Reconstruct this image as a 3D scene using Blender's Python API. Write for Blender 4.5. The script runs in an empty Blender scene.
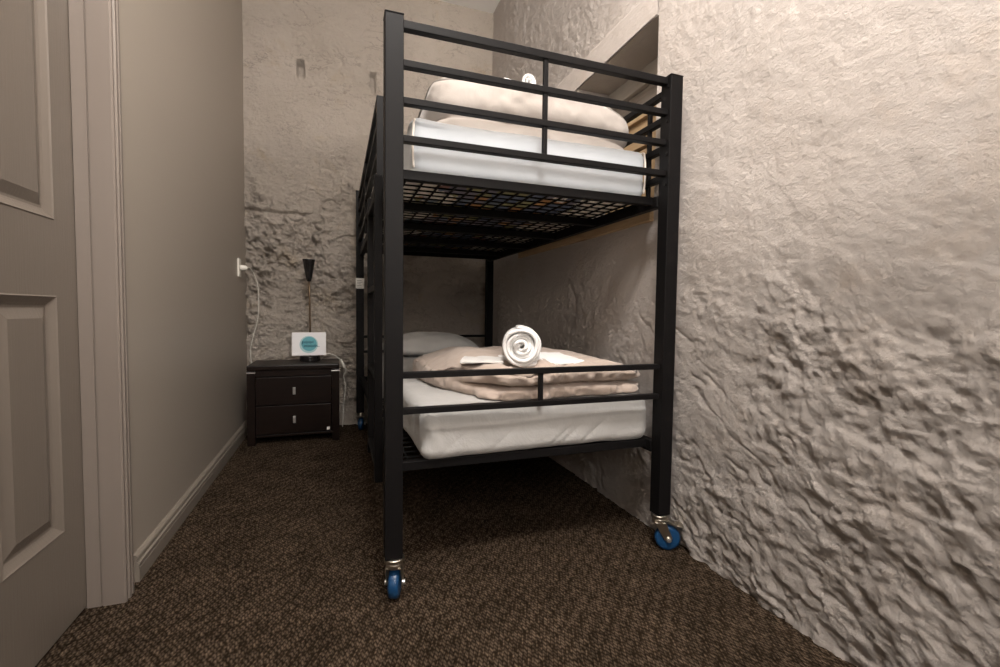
import bpy, bmesh, math, random
import numpy as np
from mathutils import Vector, Matrix

C = bpy.context.scene.collection
SC = bpy.context.scene
random.seed(7)

# ------------------------------------------------------------------ camera
cam_d = bpy.data.cameras.new('camera')
cam = bpy.data.objects.new('camera', cam_d)
C.objects.link(cam)
SC.camera = cam
cam_d.sensor_fit = 'HORIZONTAL'
cam_d.sensor_width = 36.0
cam_d.lens = 36.0 * 462.0 / 1000.0
cam_d.clip_start = 0.05
# columns: camera right, camera up, camera backward, all in room axes
right = Vector((0.9443652, -0.32868028, 0.01198547))
down = Vector((-0.00437648, -0.04899582, -0.9987894))
fwd = Vector((0.32886961, 0.94316949, -0.04770841))
m = Matrix((right, -down, -fwd)).transposed().to_4x4()
m.translation = Vector((0, 0, 0.84))
cam.matrix_world = m

# ------------------------------------------------------------------ world, light, exposure
w = bpy.data.worlds.new('world')
SC.world = w
w.use_nodes = True
w.node_tree.nodes['Background'].inputs[0].default_value = (1, 0.93, 0.86, 1)
w.node_tree.nodes['Background'].inputs[1].default_value = 0.05

LX, LY, LZ = 0.22, 0.22, 2.66
ld = bpy.data.lights.new('bounce_stand_in_light', 'POINT')  # added main light, stands in for flash bounced off the ceiling
ld.shadow_soft_size = 0.17
ld.energy = 142
ld.color = (1.0, 0.95, 0.905)
lo = bpy.data.objects.new('bounce_stand_in_light', ld)
C.objects.link(lo)
lo.location = (LX, LY, LZ)

# fill light added behind the camera, dressed as a window
WX, WZ = 0.30, 1.80
wd = bpy.data.lights.new('added_fill_light', 'AREA')
wd.shape = 'RECTANGLE'
wd.size = 0.80
wd.size_y = 1.00
wd.energy = 17
wd.color = (1.0, 0.97, 0.95)
wo_ = bpy.data.objects.new('added_fill_light', wd)
C.objects.link(wo_)
wo_.location = (WX, -1.235, WZ)
wo_.rotation_euler = (math.radians(90), 0, 0)

SC.view_settings.view_transform = 'Standard'
SC.view_settings.look = 'None'
SC.view_settings.gamma = 1
SC.view_settings.use_curve_mapping = False
SC.view_settings.exposure = 0.08

# ------------------------------------------------------------------ room numbers
XL, XR, YB, YF, ZC = -0.596, 1.150, 3.55, -1.30, 3.17
XD = -0.667            # face of the door leaf

# ------------------------------------------------------------------ materials
def mat(name, col, rough=0.6, metal=0.0, spec=0.5, sheen=0.0):
    m = bpy.data.materials.new(name)
    m.use_nodes = True
    b = m.node_tree.nodes['Principled BSDF']
    b.inputs['Base Color'].default_value = (*col, 1)
    b.inputs['Roughness'].default_value = rough
    b.inputs['Metallic'].default_value = metal
    b.inputs['Specular IOR Level'].default_value = spec
    b.inputs['Sheen Weight'].default_value = sheen
    return m

def nodes(m):
    nt = m.node_tree
    return nt, nt.nodes, nt.links, nt.nodes['Principled BSDF']

def coords(m, scale=(1, 1, 1), rot=(0, 0, 0)):
    nt, N, L, b = nodes(m)
    tc = N.new('ShaderNodeTexCoord')
    mp = N.new('ShaderNodeMapping')
    mp.inputs['Scale'].default_value = scale
    mp.inputs['Rotation'].default_value = rot
    L.new(tc.outputs['Object'], mp.inputs[0])
    return mp.outputs[0]

def noise(m, vec, scale, detail=4, rough=0.55, dist=0.0):
    nt, N, L, b = nodes(m)
    n = N.new('ShaderNodeTexNoise')
    n.inputs['Scale'].default_value = scale
    n.inputs['Detail'].default_value = detail
    n.inputs['Roughness'].default_value = rough
    n.inputs['Distortion'].default_value = dist
    L.new(vec, n.inputs['Vector'])
    return n.outputs['Fac']

def ramp(m, fac, stops):
    nt, N, L, b = nodes(m)
    r = N.new('ShaderNodeValToRGB')
    el = r.color_ramp.elements
    while len(el) < len(stops):
        el.new(0.5)
    for e, (p, c) in zip(el, stops):
        e.position = p
        e.color = (*c, 1)
    L.new(fac, r.inputs[0])
    return r.outputs[0]

def bump(m, fac, strength, dist, prev=None):
    nt, N, L, b = nodes(m)
    n = N.new('ShaderNodeBump')
    n.inputs['Strength'].default_value = strength
    n.inputs['Distance'].default_value = dist
    L.new(fac, n.inputs['Height'])
    if prev is not None:
        L.new(prev, n.inputs['Normal'])
    L.new(n.outputs[0], b.inputs['Normal'])
    return n.outputs[0]

def mathn(m, op, a, bb):
    nt, N, L, b = nodes(m)
    n = N.new('ShaderNodeMath')
    n.operation = op
    for i, v in enumerate((a, bb)):
        if isinstance(v, (int, float)):
            n.inputs[i].default_value = v
        else:
            L.new(v, n.inputs[i])
    return n.outputs[0]

def mixc(m, fac, a, bb):
    nt, N, L, b = nodes(m)
    n = N.new('ShaderNodeMix')
    n.data_type = 'RGBA'
    L.new(fac, n.inputs[0])
    for i, v in ((6, a), (7, bb)):
        if isinstance(v, tuple):
            n.inputs[i].default_value = (*v, 1)
        else:
            L.new(v, n.inputs[i])
    return n.outputs[2]

def basecol(m, sock):
    nt, N, L, b = nodes(m)
    L.new(sock, b.inputs['Base Color'])

def N_attr(m, name):
    n = m.node_tree.nodes.new('ShaderNodeAttribute')
    n.attribute_name = name
    return n.outputs['Fac']

def stone_mat(name, c0, c1, stain, dirt_shade, stainamt, bs=0.55, relief_shade=0.0):
    m = mat(name, c0, 0.85, spec=0.25)
    v = coords(m)
    n1 = noise(m, v, 2.2, 4, 0.6)
    base = ramp(m, n1, [(0.3, c0), (0.7, c1)])
    n2 = noise(m, v, 3.1, 6, 0.7, 0.6)
    st = ramp(m, n2, [(0.56, (0, 0, 0)), (0.72, (stainamt,) * 3)])
    c = mixc(m, st, base, stain)
    n3 = noise(m, v, 24, 6, 0.75, 0.8)
    d = ramp(m, n3, [(0.24, (0.65,) * 3), (0.36, (0, 0, 0))])
    c = mixc(m, d, c, dirt_shade)
    if relief_shade > 0:  # thin dark lines paint shadows of the stone relief into the colour
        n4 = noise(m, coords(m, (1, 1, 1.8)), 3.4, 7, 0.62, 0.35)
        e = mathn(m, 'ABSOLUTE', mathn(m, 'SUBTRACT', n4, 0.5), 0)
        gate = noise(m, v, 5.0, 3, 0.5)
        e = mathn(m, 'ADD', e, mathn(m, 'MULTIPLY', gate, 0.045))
        k = ramp(m, e, [(0.018, (relief_shade,) * 3), (0.030, (0, 0, 0))])
        c = mixc(m, k, c, dirt_shade)
    basecol(m, c)
    va = coords(m, (1, 1, 1.7))
    at = N_attr(m, 'roughness_of_render')
    f1 = mathn(m, 'MULTIPLY', mathn(m, 'ADD', at, 0.22), noise(m, va, 11, 10, 0.72, 0.0))
    p = bump(m, f1, bs, 0.045)
    f2 = mathn(m, 'MULTIPLY', mathn(m, 'ADD', at, 0.30), noise(m, v, 45, 8, 0.75, 0.0))
    p = bump(m, f2, bs, 0.016, p)
    # trowel strokes, vertical
    vs = coords(m, (1, 60, 2.0))
    bump(m, noise(m, vs, 1.0, 3, 0.5), 0.25, 0.002, p)
    return m

M = {}
M['stone_right'] = stone_mat('limewashed_plaster', (0.52, 0.465, 0.425), (0.58, 0.53, 0.495), (0.52, 0.425, 0.35), (0.40, 0.33, 0.28), 0.45, 0.8)
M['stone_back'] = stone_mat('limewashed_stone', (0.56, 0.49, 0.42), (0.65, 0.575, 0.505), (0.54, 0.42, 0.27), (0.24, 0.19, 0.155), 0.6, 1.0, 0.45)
M['paint'] = mat('greige_paint', (0.34, 0.298, 0.250), 0.42, spec=0.4)
bump(M['paint'], noise(M['paint'], coords(M['paint']), 60, 4, 0.6), 0.12, 0.002)
M['trim'] = mat('greige_gloss', (0.20, 0.168, 0.145), 0.28, spec=0.4)
bump(M['trim'], noise(M['trim'], coords(M['trim'], (1, 1, 0.1)), 70, 4, 0.6), 0.10, 0.002)
M['base'] = mat('skirting_gloss', (0.22, 0.19, 0.158), 0.3)
M['door'] = mat('door_paint', (0.16, 0.134, 0.111), 0.36, spec=0.5)
def door_grain():
    m = M['door']
    v = coords(m, (1, 130, 7))
    bump(m, noise(m, v, 1.3, 5, 0.65, 0.5), 0.35, 0.0016)
door_grain()
M['ceiling'] = mat('ceiling_white', (0.93, 0.92, 0.90), 0.8)
bump(M['ceiling'], noise(M['ceiling'], coords(M['ceiling']), 80), 0.1, 0.002)

def carpet():
    m = mat('loop_carpet', (0.10, 0.07, 0.05), 1.0, spec=0.0)
    nt, N, L, b = nodes(m)
    v = coords(m, (1.0, 0.62, 1), (0, 0, math.radians(38)))
    wv = N.new('ShaderNodeTexWave')
    wv.inputs['Scale'].default_value = 26
    wv.inputs['Distortion'].default_value = 1.2
    wv.wave_profile = 'TRI'
    L.new(coords(m, (1, 1, 1), (0, 0, math.radians(20))), wv.inputs['Vector'])
    sc_ = N.new('ShaderNodeVectorMath')
    sc_.operation = 'MULTIPLY_ADD'
    L.new(wv.outputs['Color'], sc_.inputs[0])
    sc_.inputs[1].default_value = (0.004, -0.003, 0)
    L.new(v, sc_.inputs[2])
    v = sc_.outputs[0]
    vo = N.new('ShaderNodeTexVoronoi')
    vo.feature = 'F1'
    vo.inputs['Scale'].default_value = 115
    vo.inputs['Randomness'].default_value = 0.45
    L.new(v, vo.inputs['Vector'])
    vo.inputs['Randomness'].default_value = 0.42
    vo.inputs['Scale'].default_value = 122
    r = ramp(m, vo.outputs['Distance'], [(0.12, (0.130, 0.096, 0.068)), (0.34, (0.070, 0.051, 0.036)), (0.58, (0.022, 0.015, 0.010))])
    sp = N.new('ShaderNodeSeparateColor')
    L.new(vo.outputs['Color'], sp.inputs[0])
    pc = ramp(m, sp.outputs[0], [(0.0, (0.72, 0.72, 0.72)), (1.0, (1.12, 1.10, 1.08))])
    m0 = N.new('ShaderNodeMix'); m0.data_type = 'RGBA'; m0.blend_type = 'MULTIPLY'
    m0.inputs[0].default_value = 1
    L.new(r, m0.inputs[6]); L.new(pc, m0.inputs[7])
    r = m0.outputs[2]
    big = noise(m, coords(m), 7, 4, 0.6)
    sh = ramp(m, big, [(0.35, (0.78,) * 3), (0.65, (1.12,) * 3)])
    mx = N.new('ShaderNodeMix'); mx.data_type = 'RGBA'; mx.blend_type = 'MULTIPLY'
    mx.inputs[0].default_value = 1
    L.new(r, mx.inputs[6]); L.new(sh, mx.inputs[7])
    basecol(m, mx.outputs[2])
    inv = mathn(m, 'SUBTRACT', 1.0, vo.outputs['Distance'])
    p = bump(m, inv, 0.9, 0.006)
    bump(m, noise(m, coords(m), 500, 2), 0.3, 0.002, p)
    return m
M['carpet'] = carpet()

M['black'] = mat('black_powder_coat', (0.0062, 0.0056, 0.0058), 0.5, spec=0.12)
bump(M['black'], noise(M['black'], coords(M['black']), 300, 3), 0.25, 0.0006)
M['wire'] = mat('black_wire', (0.006, 0.006, 0.006), 0.6, spec=0.2)

def fabric(name, col, col2, bs=0.25, sheen=0.2):
    m = mat(name, col, 0.85, spec=0.2, sheen=sheen)
    v = coords(m)
    basecol(m, ramp(m, noise(m, v, 5, 3), [(0.35, col), (0.65, col2)]))
    p = bump(m, noise(m, v, 14, 5, 0.55, 0.7), bs, 0.012)
    bump(m, noise(m, v, 700, 2), 0.15, 0.0006, p)
    return m
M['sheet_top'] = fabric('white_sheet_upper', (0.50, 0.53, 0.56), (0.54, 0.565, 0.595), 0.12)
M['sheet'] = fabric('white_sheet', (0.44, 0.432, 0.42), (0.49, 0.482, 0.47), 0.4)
M['piping'] = mat('cream_piping', (0.80, 0.73, 0.66), 0.7)
M['pillow'] = fabric('white_pillowcase', (0.62, 0.61, 0.59), (0.68, 0.67, 0.65), 0.5)
M['duvet'] = fabric('beige_duvet', (0.45, 0.365, 0.31), (0.50, 0.41, 0.35), 0.3, 0.3)
M['duvet_top'] = fabric('cream_duvet', (0.42, 0.375, 0.34), (0.46, 0.415, 0.38), 0.25, 0.3)
def terry():
    m = mat('white_terry', (0.87, 0.86, 0.85), 0.95, spec=0.1, sheen=0.4)
    v = coords(m)
    p = bump(m, noise(m, v, 260, 3, 0.7), 0.7, 0.004)
    bump(m, noise(m, v, 30, 3), 0.3, 0.008, p)
    return m
M['terry'] = terry()

def wood(name, c0, c1, rough, scale=(3, 3, 40), bs=0.2, spec=0.5):
    m = mat(name, c0, rough, spec=spec)
    v = coords(m, scale)
    n = noise(m, v, 2.0, 6, 0.65, 0.6)
    basecol(m, ramp(m, n, [(0.3, c0), (0.7, c1)]))
    bump(m, n, bs, 0.003)
    return m
M['darkwood'] = wood('espresso_wood', (0.006, 0.0034, 0.0026), (0.012, 0.0065, 0.0048), 0.35, (2, 30, 30), 0.05, 0.22)
M['oak'] = wood('raw_timber', (0.36, 0.24, 0.13), (0.50, 0.36, 0.21), 0.7, (20, 2, 25), 0.3)
M['greywood'] = wood('weathered_boards', (0.19, 0.165, 0.145), (0.33, 0.295, 0.265), 0.8, (20, 2, 30), 0.4)
M['palewood'] = wood('pale_beam', (0.36, 0.335, 0.30), (0.44, 0.41, 0.37), 0.8, (15, 2, 20), 0.3)
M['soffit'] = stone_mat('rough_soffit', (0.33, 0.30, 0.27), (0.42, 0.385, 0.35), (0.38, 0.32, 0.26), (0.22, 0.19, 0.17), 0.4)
M['chrome'] = mat('brushed_zinc', (0.62, 0.58, 0.50), 0.28, 1.0)
M['silver'] = mat('silver_metal', (0.75, 0.74, 0.72), 0.3, 0.9)
M['blue'] = mat('blue_polyurethane', (0.008, 0.050, 0.135), 0.35)
M['white_plastic'] = mat('white_plastic', (0.78, 0.75, 0.68), 0.4)
M['label'] = mat('label_paper', (0.72, 0.71, 0.67), 0.6)
M['print'] = mat('label_print', (0.10, 0.10, 0.10), 0.6)
M['card'] = mat('white_card', (0.80, 0.79, 0.80), 0.5)
M['teal'] = mat('teal_print', (0.10, 0.36, 0.42), 0.5)
M['teal_pale'] = mat('pale_teal_print', (0.38, 0.58, 0.60), 0.5)
M['teal_dark'] = mat('dark_teal_print', (0.02, 0.10, 0.14), 0.5)
M['lampblack'] = mat('glossy_black_plastic', (0.012, 0.011, 0.011), 0.15)
M['brass'] = mat('dull_bronze_stem', (0.20, 0.14, 0.09), 0.35, 0.8)
dm = mat('added_glow_pane', (0.9, 0.88, 0.85), 0.5)  # emissive pane of the window added for fill
dm.node_tree.nodes['Principled BSDF'].inputs['Emission Color'].default_value = (1, 0.9, 0.8, 1)
dm.node_tree.nodes['Principled BSDF'].inputs['Emission Strength'].default_value = 3.0
M['glow_pane'] = dm

def patchwork():
    m = mat('patchwork_underlay', (0.1, 0.1, 0.1), 0.85)
    nt, N, L, b = nodes(m)
    v = coords(m)
    vo = N.new('ShaderNodeTexVoronoi')
    vo.inputs['Scale'].default_value = 17
    vo.inputs['Randomness'].default_value = 0.35
    L.new(v, vo.inputs['Vector'])
    bw = N.new('ShaderNodeSeparateColor')
    L.new(vo.outputs['Color'], bw.inputs[0])
    r = ramp(m, bw.outputs[0], [(0.0, (0.13, 0.16, 0.23)), (0.25, (0.20, 0.185, 0.22)), (0.45, (0.29, 0.28, 0.13)),
                                (0.62, (0.15, 0.18, 0.22)), (0.78, (0.46, 0.24, 0.09)), (0.95, (0.30, 0.15, 0.12))])
    r.node.color_ramp.interpolation = 'CONSTANT'
    sep = N.new('ShaderNodeSeparateXYZ')
    L.new(v, sep.inputs[0])
    # worn cream lining shows near the two long edges
    e = mathn(m, 'ABSOLUTE', sep.outputs[0], 0)
    e = mathn(m, 'MULTIPLY', e, 1.05)
    n = noise(m, v, 5.5, 6, 0.65, 0.4)
    t = mathn(m, 'ADD', e, n)
    k = ramp(m, t, [(0.75, (0, 0, 0)), (0.765, (1, 1, 1))])
    basecol(m, mixc(m, k, r, (0.80, 0.76, 0.66)))
    bump(m, noise(m, v, 30, 4), 0.5, 0.01)
    return m
M['patch'] = patchwork()

# ------------------------------------------------------------------ geometry helpers
def obj(name, bm, material, parent=None, smooth=False, bevel=0.0):
    me = bpy.data.meshes.new(name)
    bmesh.ops.recalc_face_normals(bm, faces=bm.faces[:])
    bm.to_mesh(me)
    bm.free()
    return link(name, me, material, parent, smooth, bevel)

def link(name, me, material, parent=None, smooth=False, bevel=0.0):
    o = bpy.data.objects.new(name, me)
    C.objects.link(o)
    me.materials.append(material)
    if smooth:
        for p in me.polygons:
            p.use_smooth = True
    if parent is not None:
        o.parent = parent
    if bevel > 0:
        b = o.modifiers.new('bevel', 'BEVEL')
        b.width = bevel
        b.segments = 2
        b.limit_method = 'ANGLE'
    return o

def thing(name, label, cat, loc=(0, 0, 0), rz=0, group=None):
    o = bpy.data.objects.new(name, None)
    C.objects.link(o)
    o.location = loc
    o.rotation_euler = (0, 0, rz)
    o.empty_display_size = 0.1
    o['label'] = label
    o['category'] = cat
    if group:
        o['group'] = group
    return o

def tag(o, label, cat, group=None):
    o['label'] = label
    o['category'] = cat
    if group:
        o['group'] = group
    return o

def struct(o, label=None):
    o['kind'] = 'structure'
    if label:
        o['label'] = label
    return o

def box(bm, x0, x1, y0, y1, z0, z1):
    vs = [bm.verts.new((x, y, z)) for x in (x0, x1) for y in (y0, y1) for z in (z0, z1)]
    for f in ((0, 1, 3, 2), (4, 6, 7, 5), (0, 4, 5, 1), (2, 3, 7, 6), (0, 2, 6, 4), (1, 5, 7, 3)):
        bm.faces.new([vs[i] for i in f])
    return vs

def bx(*a):
    bm = bmesh.new()
    box(bm, *a)
    return bm

def bar(bm, p, q, wd, ht, up=(0, 0, 1)):
    p = Vector(p); q = Vector(q)
    d = (q - p).normalized()
    up = Vector(up)
    if abs(d.dot(up)) > 0.99:
        up = Vector((0, 1, 0))
    s = d.cross(up).normalized()
    u = s.cross(d).normalized()
    vs = []
    for c in (p, q):
        for a, b in ((-1, -1), (1, -1), (1, 1), (-1, 1)):
            vs.append(bm.verts.new(c + s * a * wd / 2 + u * b * ht / 2))
    for f in ((0, 1, 2, 3), (7, 6, 5, 4), (0, 4, 5, 1), (1, 5, 6, 2), (2, 6, 7, 3), (3, 7, 4, 0)):
        bm.faces.new([vs[i] for i in f])

def tube(bm, pts, r, n=8, caps=True):
    pts = [Vector(p) for p in pts]
    rings = []
    prev = None
    for i, p in enumerate(pts):
        a = pts[max(i - 1, 0)]; b = pts[min(i + 1, len(pts) - 1)]
        d = (b - a).normalized()
        ref = prev if prev is not None else (Vector((0, 0, 1)) if abs(d.z) < 0.9 else Vector((1, 0, 0)))
        s = d.cross(ref)
        if s.length < 1e-4:
            s = d.cross(Vector((0, 1, 0)))
        s.normalize()
        u = s.cross(d).normalized()
        prev = u
        rr = r[i] if isinstance(r, (list, tuple)) else r
        rings.append([bm.verts.new(p + (s * math.cos(t) + u * math.sin(t)) * rr)
                      for t in [2 * math.pi * k / n for k in range(n)]])
    for A, B in zip(rings, rings[1:]):
        for k in range(n):
            bm.faces.new((A[k], A[(k + 1) % n], B[(k + 1) % n], B[k]))
    if caps:
        bm.faces.new(rings[0][::-1])
        bm.faces.new(rings[-1])

def lathe(bm, prof, n=32, axis='z', c=(0, 0, 0)):
    c = Vector(c)
    rings = []
    for r, h in prof:
        ring = []
        for k in range(n):
            t = 2 * math.pi * k / n
            a, b = r * math.cos(t), r * math.sin(t)
            v = {'z': (a, b, h), 'x': (h, a, b), 'y': (a, h, b)}[axis]
            ring.append(bm.verts.new(c + Vector(v)))
        rings.append(ring)
    for A, B in zip(rings, rings[1:]):
        for k in range(n):
            bm.faces.new((A[k], A[(k + 1) % n], B[(k + 1) % n], B[k]))
    bm.faces.new(rings[0][::-1])
    bm.faces.new(rings[-1])

def spline(pts, n=8):
    P = [Vector(p) for p in pts]
    out = []
    for i in range(len(P) - 1):
        p0 = P[max(i - 1, 0)]; p1 = P[i]; p2 = P[i + 1]; p3 = P[min(i + 2, len(P) - 1)]
        for k in range(n):
            t = k / n
            out.append(0.5 * ((2 * p1) + (p2 - p0) * t + (2 * p0 - 5 * p1 + 4 * p2 - p3) * t * t
                              + (3 * p1 - p0 - 3 * p2 + p3) * t ** 3))
    out.append(P[-1])
    return out

# numpy noise ------------------------------------------------------
def hsh(ix, iy, iz, s):
    h = (ix.astype(np.int64) * 374761393 + iy.astype(np.int64) * 668265263 + iz.astype(np.int64) * 2147483647 + s * 974634777) & 0xffffffff
    h = ((h ^ (h >> 13)) * 1274126177) & 0xffffffff
    h = ((h ^ (h >> 16)) * 2246822519) & 0xffffffff
    return ((h ^ (h >> 15)) & 0xffffff) / float(0xffffff)

def vnoise(p, s=0):
    i = np.floor(p).astype(np.int64)
    f = p - i
    f = f * f * f * (f * (f * 6 - 15) + 10)
    r = 0
    for dx in (0, 1):
        for dy in (0, 1):
            for dz in (0, 1):
                wt = (f[:, 0] if dx else 1 - f[:, 0]) * (f[:, 1] if dy else 1 - f[:, 1]) * (f[:, 2] if dz else 1 - f[:, 2])
                r = r + wt * hsh(i[:, 0] + dx, i[:, 1] + dy, i[:, 2] + dz, s)
    return r * 2 - 1

def fbm(p, oct=4, s=0, gain=0.5):
    r = 0; a = 1.0
    for k in range(oct):
        r = r + a * vnoise(p * 2.03 ** k + 17.3 * k, s + k)
        a *= gain
    return r

def facets(p2, cell, s, k=9.0):
    """craggy relief: each cell a little tilted plane, blended sharply into its neighbours"""
    q = p2 / cell
    i = np.floor(q).astype(np.int64)
    z = np.zeros(len(q), dtype=np.int64)
    num = 0; den = 0
    for dx in (-1, 0, 1):
        for dy in (-1, 0, 1):
            cx = i[:, 0] + dx; cy = i[:, 1] + dy
            jx = cx + 0.15 + 0.7 * hsh(cx, cy, z, s)
            jy = cy + 0.15 + 0.7 * hsh(cx, cy, z, s + 1)
            ex = q[:, 0] - jx; ey = q[:, 1] - jy
            hgt = (hsh(cx, cy, z, s + 2) * 2 - 1) + 1.5 * ex * (hsh(cx, cy, z, s + 3) * 2 - 1) + 1.5 * ey * (hsh(cx, cy, z, s + 4) * 1.6 - 0.4)
            wt = np.exp(-k * (ex * ex + ey * ey))
            num = num + wt * hgt; den = den + wt
    return num / den

def ss(a, b, x):
    t = np.clip((x - a) / (b - a), 0, 1)
    return t * t * (3 - 2 * t)

def relief(u, z, rough, seed):
    p = np.stack([u, z, np.zeros_like(u)], 1)
    wx = fbm(p * 3.0, 3, seed) * 0.09
    wz = fbm(p * 3.0 + 31, 3, seed + 9) * 0.06
    q = np.stack([u + wx, (z + wz) * 1.45], 1)
    crumb = 0.28 + 0.72 * ss(-0.25, 0.45, fbm(p * 3.1, 3, seed + 84))
    w2 = np.stack([u + wx * 0.35, (z + wz * 0.5) * 1.12], 1)
    h = 0.0065 * facets(w2, 0.30, seed, 14) * (0.4 + 0.6 * crumb)
    h = h + crumb * (0.0048 * facets(w2 + 0.37, 0.12, seed + 20, 22) + 0.0036 * facets(w2, 0.048, seed + 40, 26))
    h = h + (0.3 + 0.7 * crumb) * 0.0024 * facets(w2, 0.021, seed + 50, 22)
    h = h + 0.0045 * fbm(p * 30, 4, seed + 60, 0.6) * crumb
    rdg = 1 - np.abs(fbm(np.stack([u * 4, z * 7, p[:, 2]], 1) + wx[:, None] * 12, 3, seed + 70))
    h = h - 0.009 * np.clip(rdg - 0.93, 0, 1) / 0.07 * ss(0, .4, vnoise(p * 2.2, seed + 80))
    smooth = 0.004 * fbm(p * 2.5, 3, seed + 90) + 0.0012 * facets(w2, 0.16, seed + 95, 30) * crumb + 0.0008 * fbm(p * 26, 3, seed + 99)
    return smooth + rough * h

def grid_mesh(name, P, nu, nv, keep=None, flip=False, attr=None):
    idx = np.arange(nu * nv).reshape(nu, nv)
    a = idx[:-1, :-1].ravel(); b = idx[1:, :-1].ravel(); c = idx[1:, 1:].ravel(); d = idx[:-1, 1:].ravel()
    F = np.stack([a, b, c, d], 1)
    if keep is not None:
        F = F[keep.ravel()]
    if flip:
        F = F[:, ::-1]
    me = bpy.data.meshes.new(name)
    me.from_pydata(P.tolist(), [], F.tolist())
    me.update()
    if attr is not None:
        at = me.attributes.new('roughness_of_render', 'FLOAT', 'POINT')
        at.data.foreach_set('value', np.clip(attr, 0, 1.2).astype(np.float32))
    return me

# ------------------------------------------------------------------ SETTING
struct(obj('floor', bx(XL - 0.25, XR + 0.3, YF - 0.1, YB + 0.15, -0.1, 0), M['carpet']), 'dark brown looped carpet floor')
struct(obj('ceiling', bx(XL - 0.25, XR + 0.3, YF - 0.1, YB + 0.15, ZC, ZC + 0.1), M['ceiling']), 'white ceiling')

# right wall: coarse lime-washed rubble, with the opening of the bricked-in window
NY0, NY1, NZ0, NZ1 = 1.512, 2.14, 1.262, 1.97
def axis(a, b, step, snaps):
    out = []
    cuts = [a] + snaps + [b]
    for s, e in zip(cuts, cuts[1:]):
        n = max(1, int(round((e - s) / step)))
        out += list(np.linspace(s, e, n, endpoint=False))
    out.append(b)
    return np.array(out)
ys = axis(YF, YB + 0.05, 0.0065, [-0.2, NY0, NY1])
zs = axis(0.0, ZC, 0.0065, [NZ0, NZ1])
G = np.meshgrid(ys, zs, indexing='ij')
u = G[0].ravel(); z = G[1].ravel()
pm = np.stack([u, z, 0 * u], 1)
rough = 0.14 + 0.86 * ss(1.45, 0.35, z + 0.22 * fbm(pm * 1.6, 3, 5) - 0.10 * (u < 1.2) * (1.2 - u))
rough = np.maximum(np.clip(rough, 0, 1) * (1 - 0.12 * ss(1.5, 1.9, u)), 0.55 * ss(1.5, 2.3, u))
h = relief(u, z, rough, 11)
# soft horizontal lip where the smooth render ends
lip = np.exp(-((z - (1.08 + 0.05 * vnoise(pm * 2.1, 3))) / 0.035) ** 2) * ss(1.7, 1.1, u) * ss(-0.1, 0.35, vnoise(pm * np.array([3.5, 1.2, 1]), 8) + 0.2)

dn = np.maximum(np.maximum(NY0 - u, u - NY1), np.maximum(NZ0 - z, z - NZ1))
h = h * ss(0.0, 0.05, np.maximum(dn, 0))
h = np.clip(h, -0.05, 0.032)
P = np.stack([XR - h, u, z], 1)
yc = (ys[:-1] + ys[1:]) / 2; zc = (zs[:-1] + zs[1:]) / 2
inside = ((yc > NY0) & (yc < NY1))[:, None] & ((zc > NZ0) & (zc < NZ1))[None, :]
me = grid_mesh('wall_right', P, len(ys), len(zs), keep=~inside, attr=rough * 1.25)
struct(link('wall_right', me, M['stone_right'], smooth=True), 'pale lime-washed rough plaster wall')

# opening: soffit, jambs, back boards
D = 0.215
def patch(name, fn, nu, nv, material, parent=None):
    U, V = np.meshgrid(np.linspace(0, 1, nu), np.linspace(0, 1, nv), indexing='ij')
    P = fn(U.ravel(), V.ravel())
    me = grid_mesh(name, P, nu, nv)
    return link(name, me, material, parent, smooth=True)
win = obj('window_1', bx(XR + D, XR + D + 0.05, NY0 - 0.02, NY1 + 0.02, NZ0 - 0.02, NZ1 + 0.02), M['greywood'])
struct(win, 'boarded window recess above the upper bunk')
def f_soffit(U, V):
    y = NY0 + U * (NY1 - NY0); x = XR + V * D
    p = np.stack([x, y, 0 * y], 1)
    return np.stack([x, y, NZ1 - np.minimum(U * 20, 1) * np.minimum((1 - U) * 20, 1) * V * (0.006 + 0.004 * fbm(p * 18, 3, 3))], 1)
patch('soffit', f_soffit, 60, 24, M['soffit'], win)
def f_jamb(yv, s):
    def f(U, V):
        x = XR + U * D; z = NZ0 + V * (NZ1 - NZ0)
        p = np.stack([x, z, 0 * z], 1)
        return np.stack([x, yv + s * U * (1 - V) * V * (0.03 + 0.012 * fbm(p * 14, 3, 4)), z], 1)
    return f
patch('reveal', f_jamb(NY0, 1), 24, 60, M['stone_right'], win)
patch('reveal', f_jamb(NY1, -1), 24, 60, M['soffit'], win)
bm = bmesh.new()
box(bm, XR + D - 0.04, XR + D + 0.01, NY0, NY1, 1.885, 1.965)
obj('head_beam', bm, M['palewood'], win, bevel=0.004)
bm = bmesh.new()
for k in range(2):
    box(bm, XR + D - 0.012 - 0.006 * k, XR + D + 0.01, NY0, NY1, 1.745 + 0.07 * k, 1.812 + 0.07 * k)
obj('grey_board', bm, M['greywood'], win, bevel=0.002)
bm = bmesh.new()
box(bm, XR + D - 0.055, XR + D + 0.01, NY0, NY1, 1.60, 1.715)
box(bm, XR + D - 0.075, XR + D + 0.01, NY0, NY1, 1.715, 1.735)
box(bm, XR + D - 0.045, XR + D + 0.01, NY0, NY1, 1.272, 1.588)
obj('timber_board', bm, M['oak'], win, bevel=0.003)
bm = bmesh.new()
box(bm, XR - 0.018, XR + D + 0.02, NY0 - 0.0, 2.90, 1.196, 1.262)
struct(obj('trim_1', bm, M['oak'], bevel=0.003), 'raw timber sill along the stone wall beside the bunk')

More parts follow.
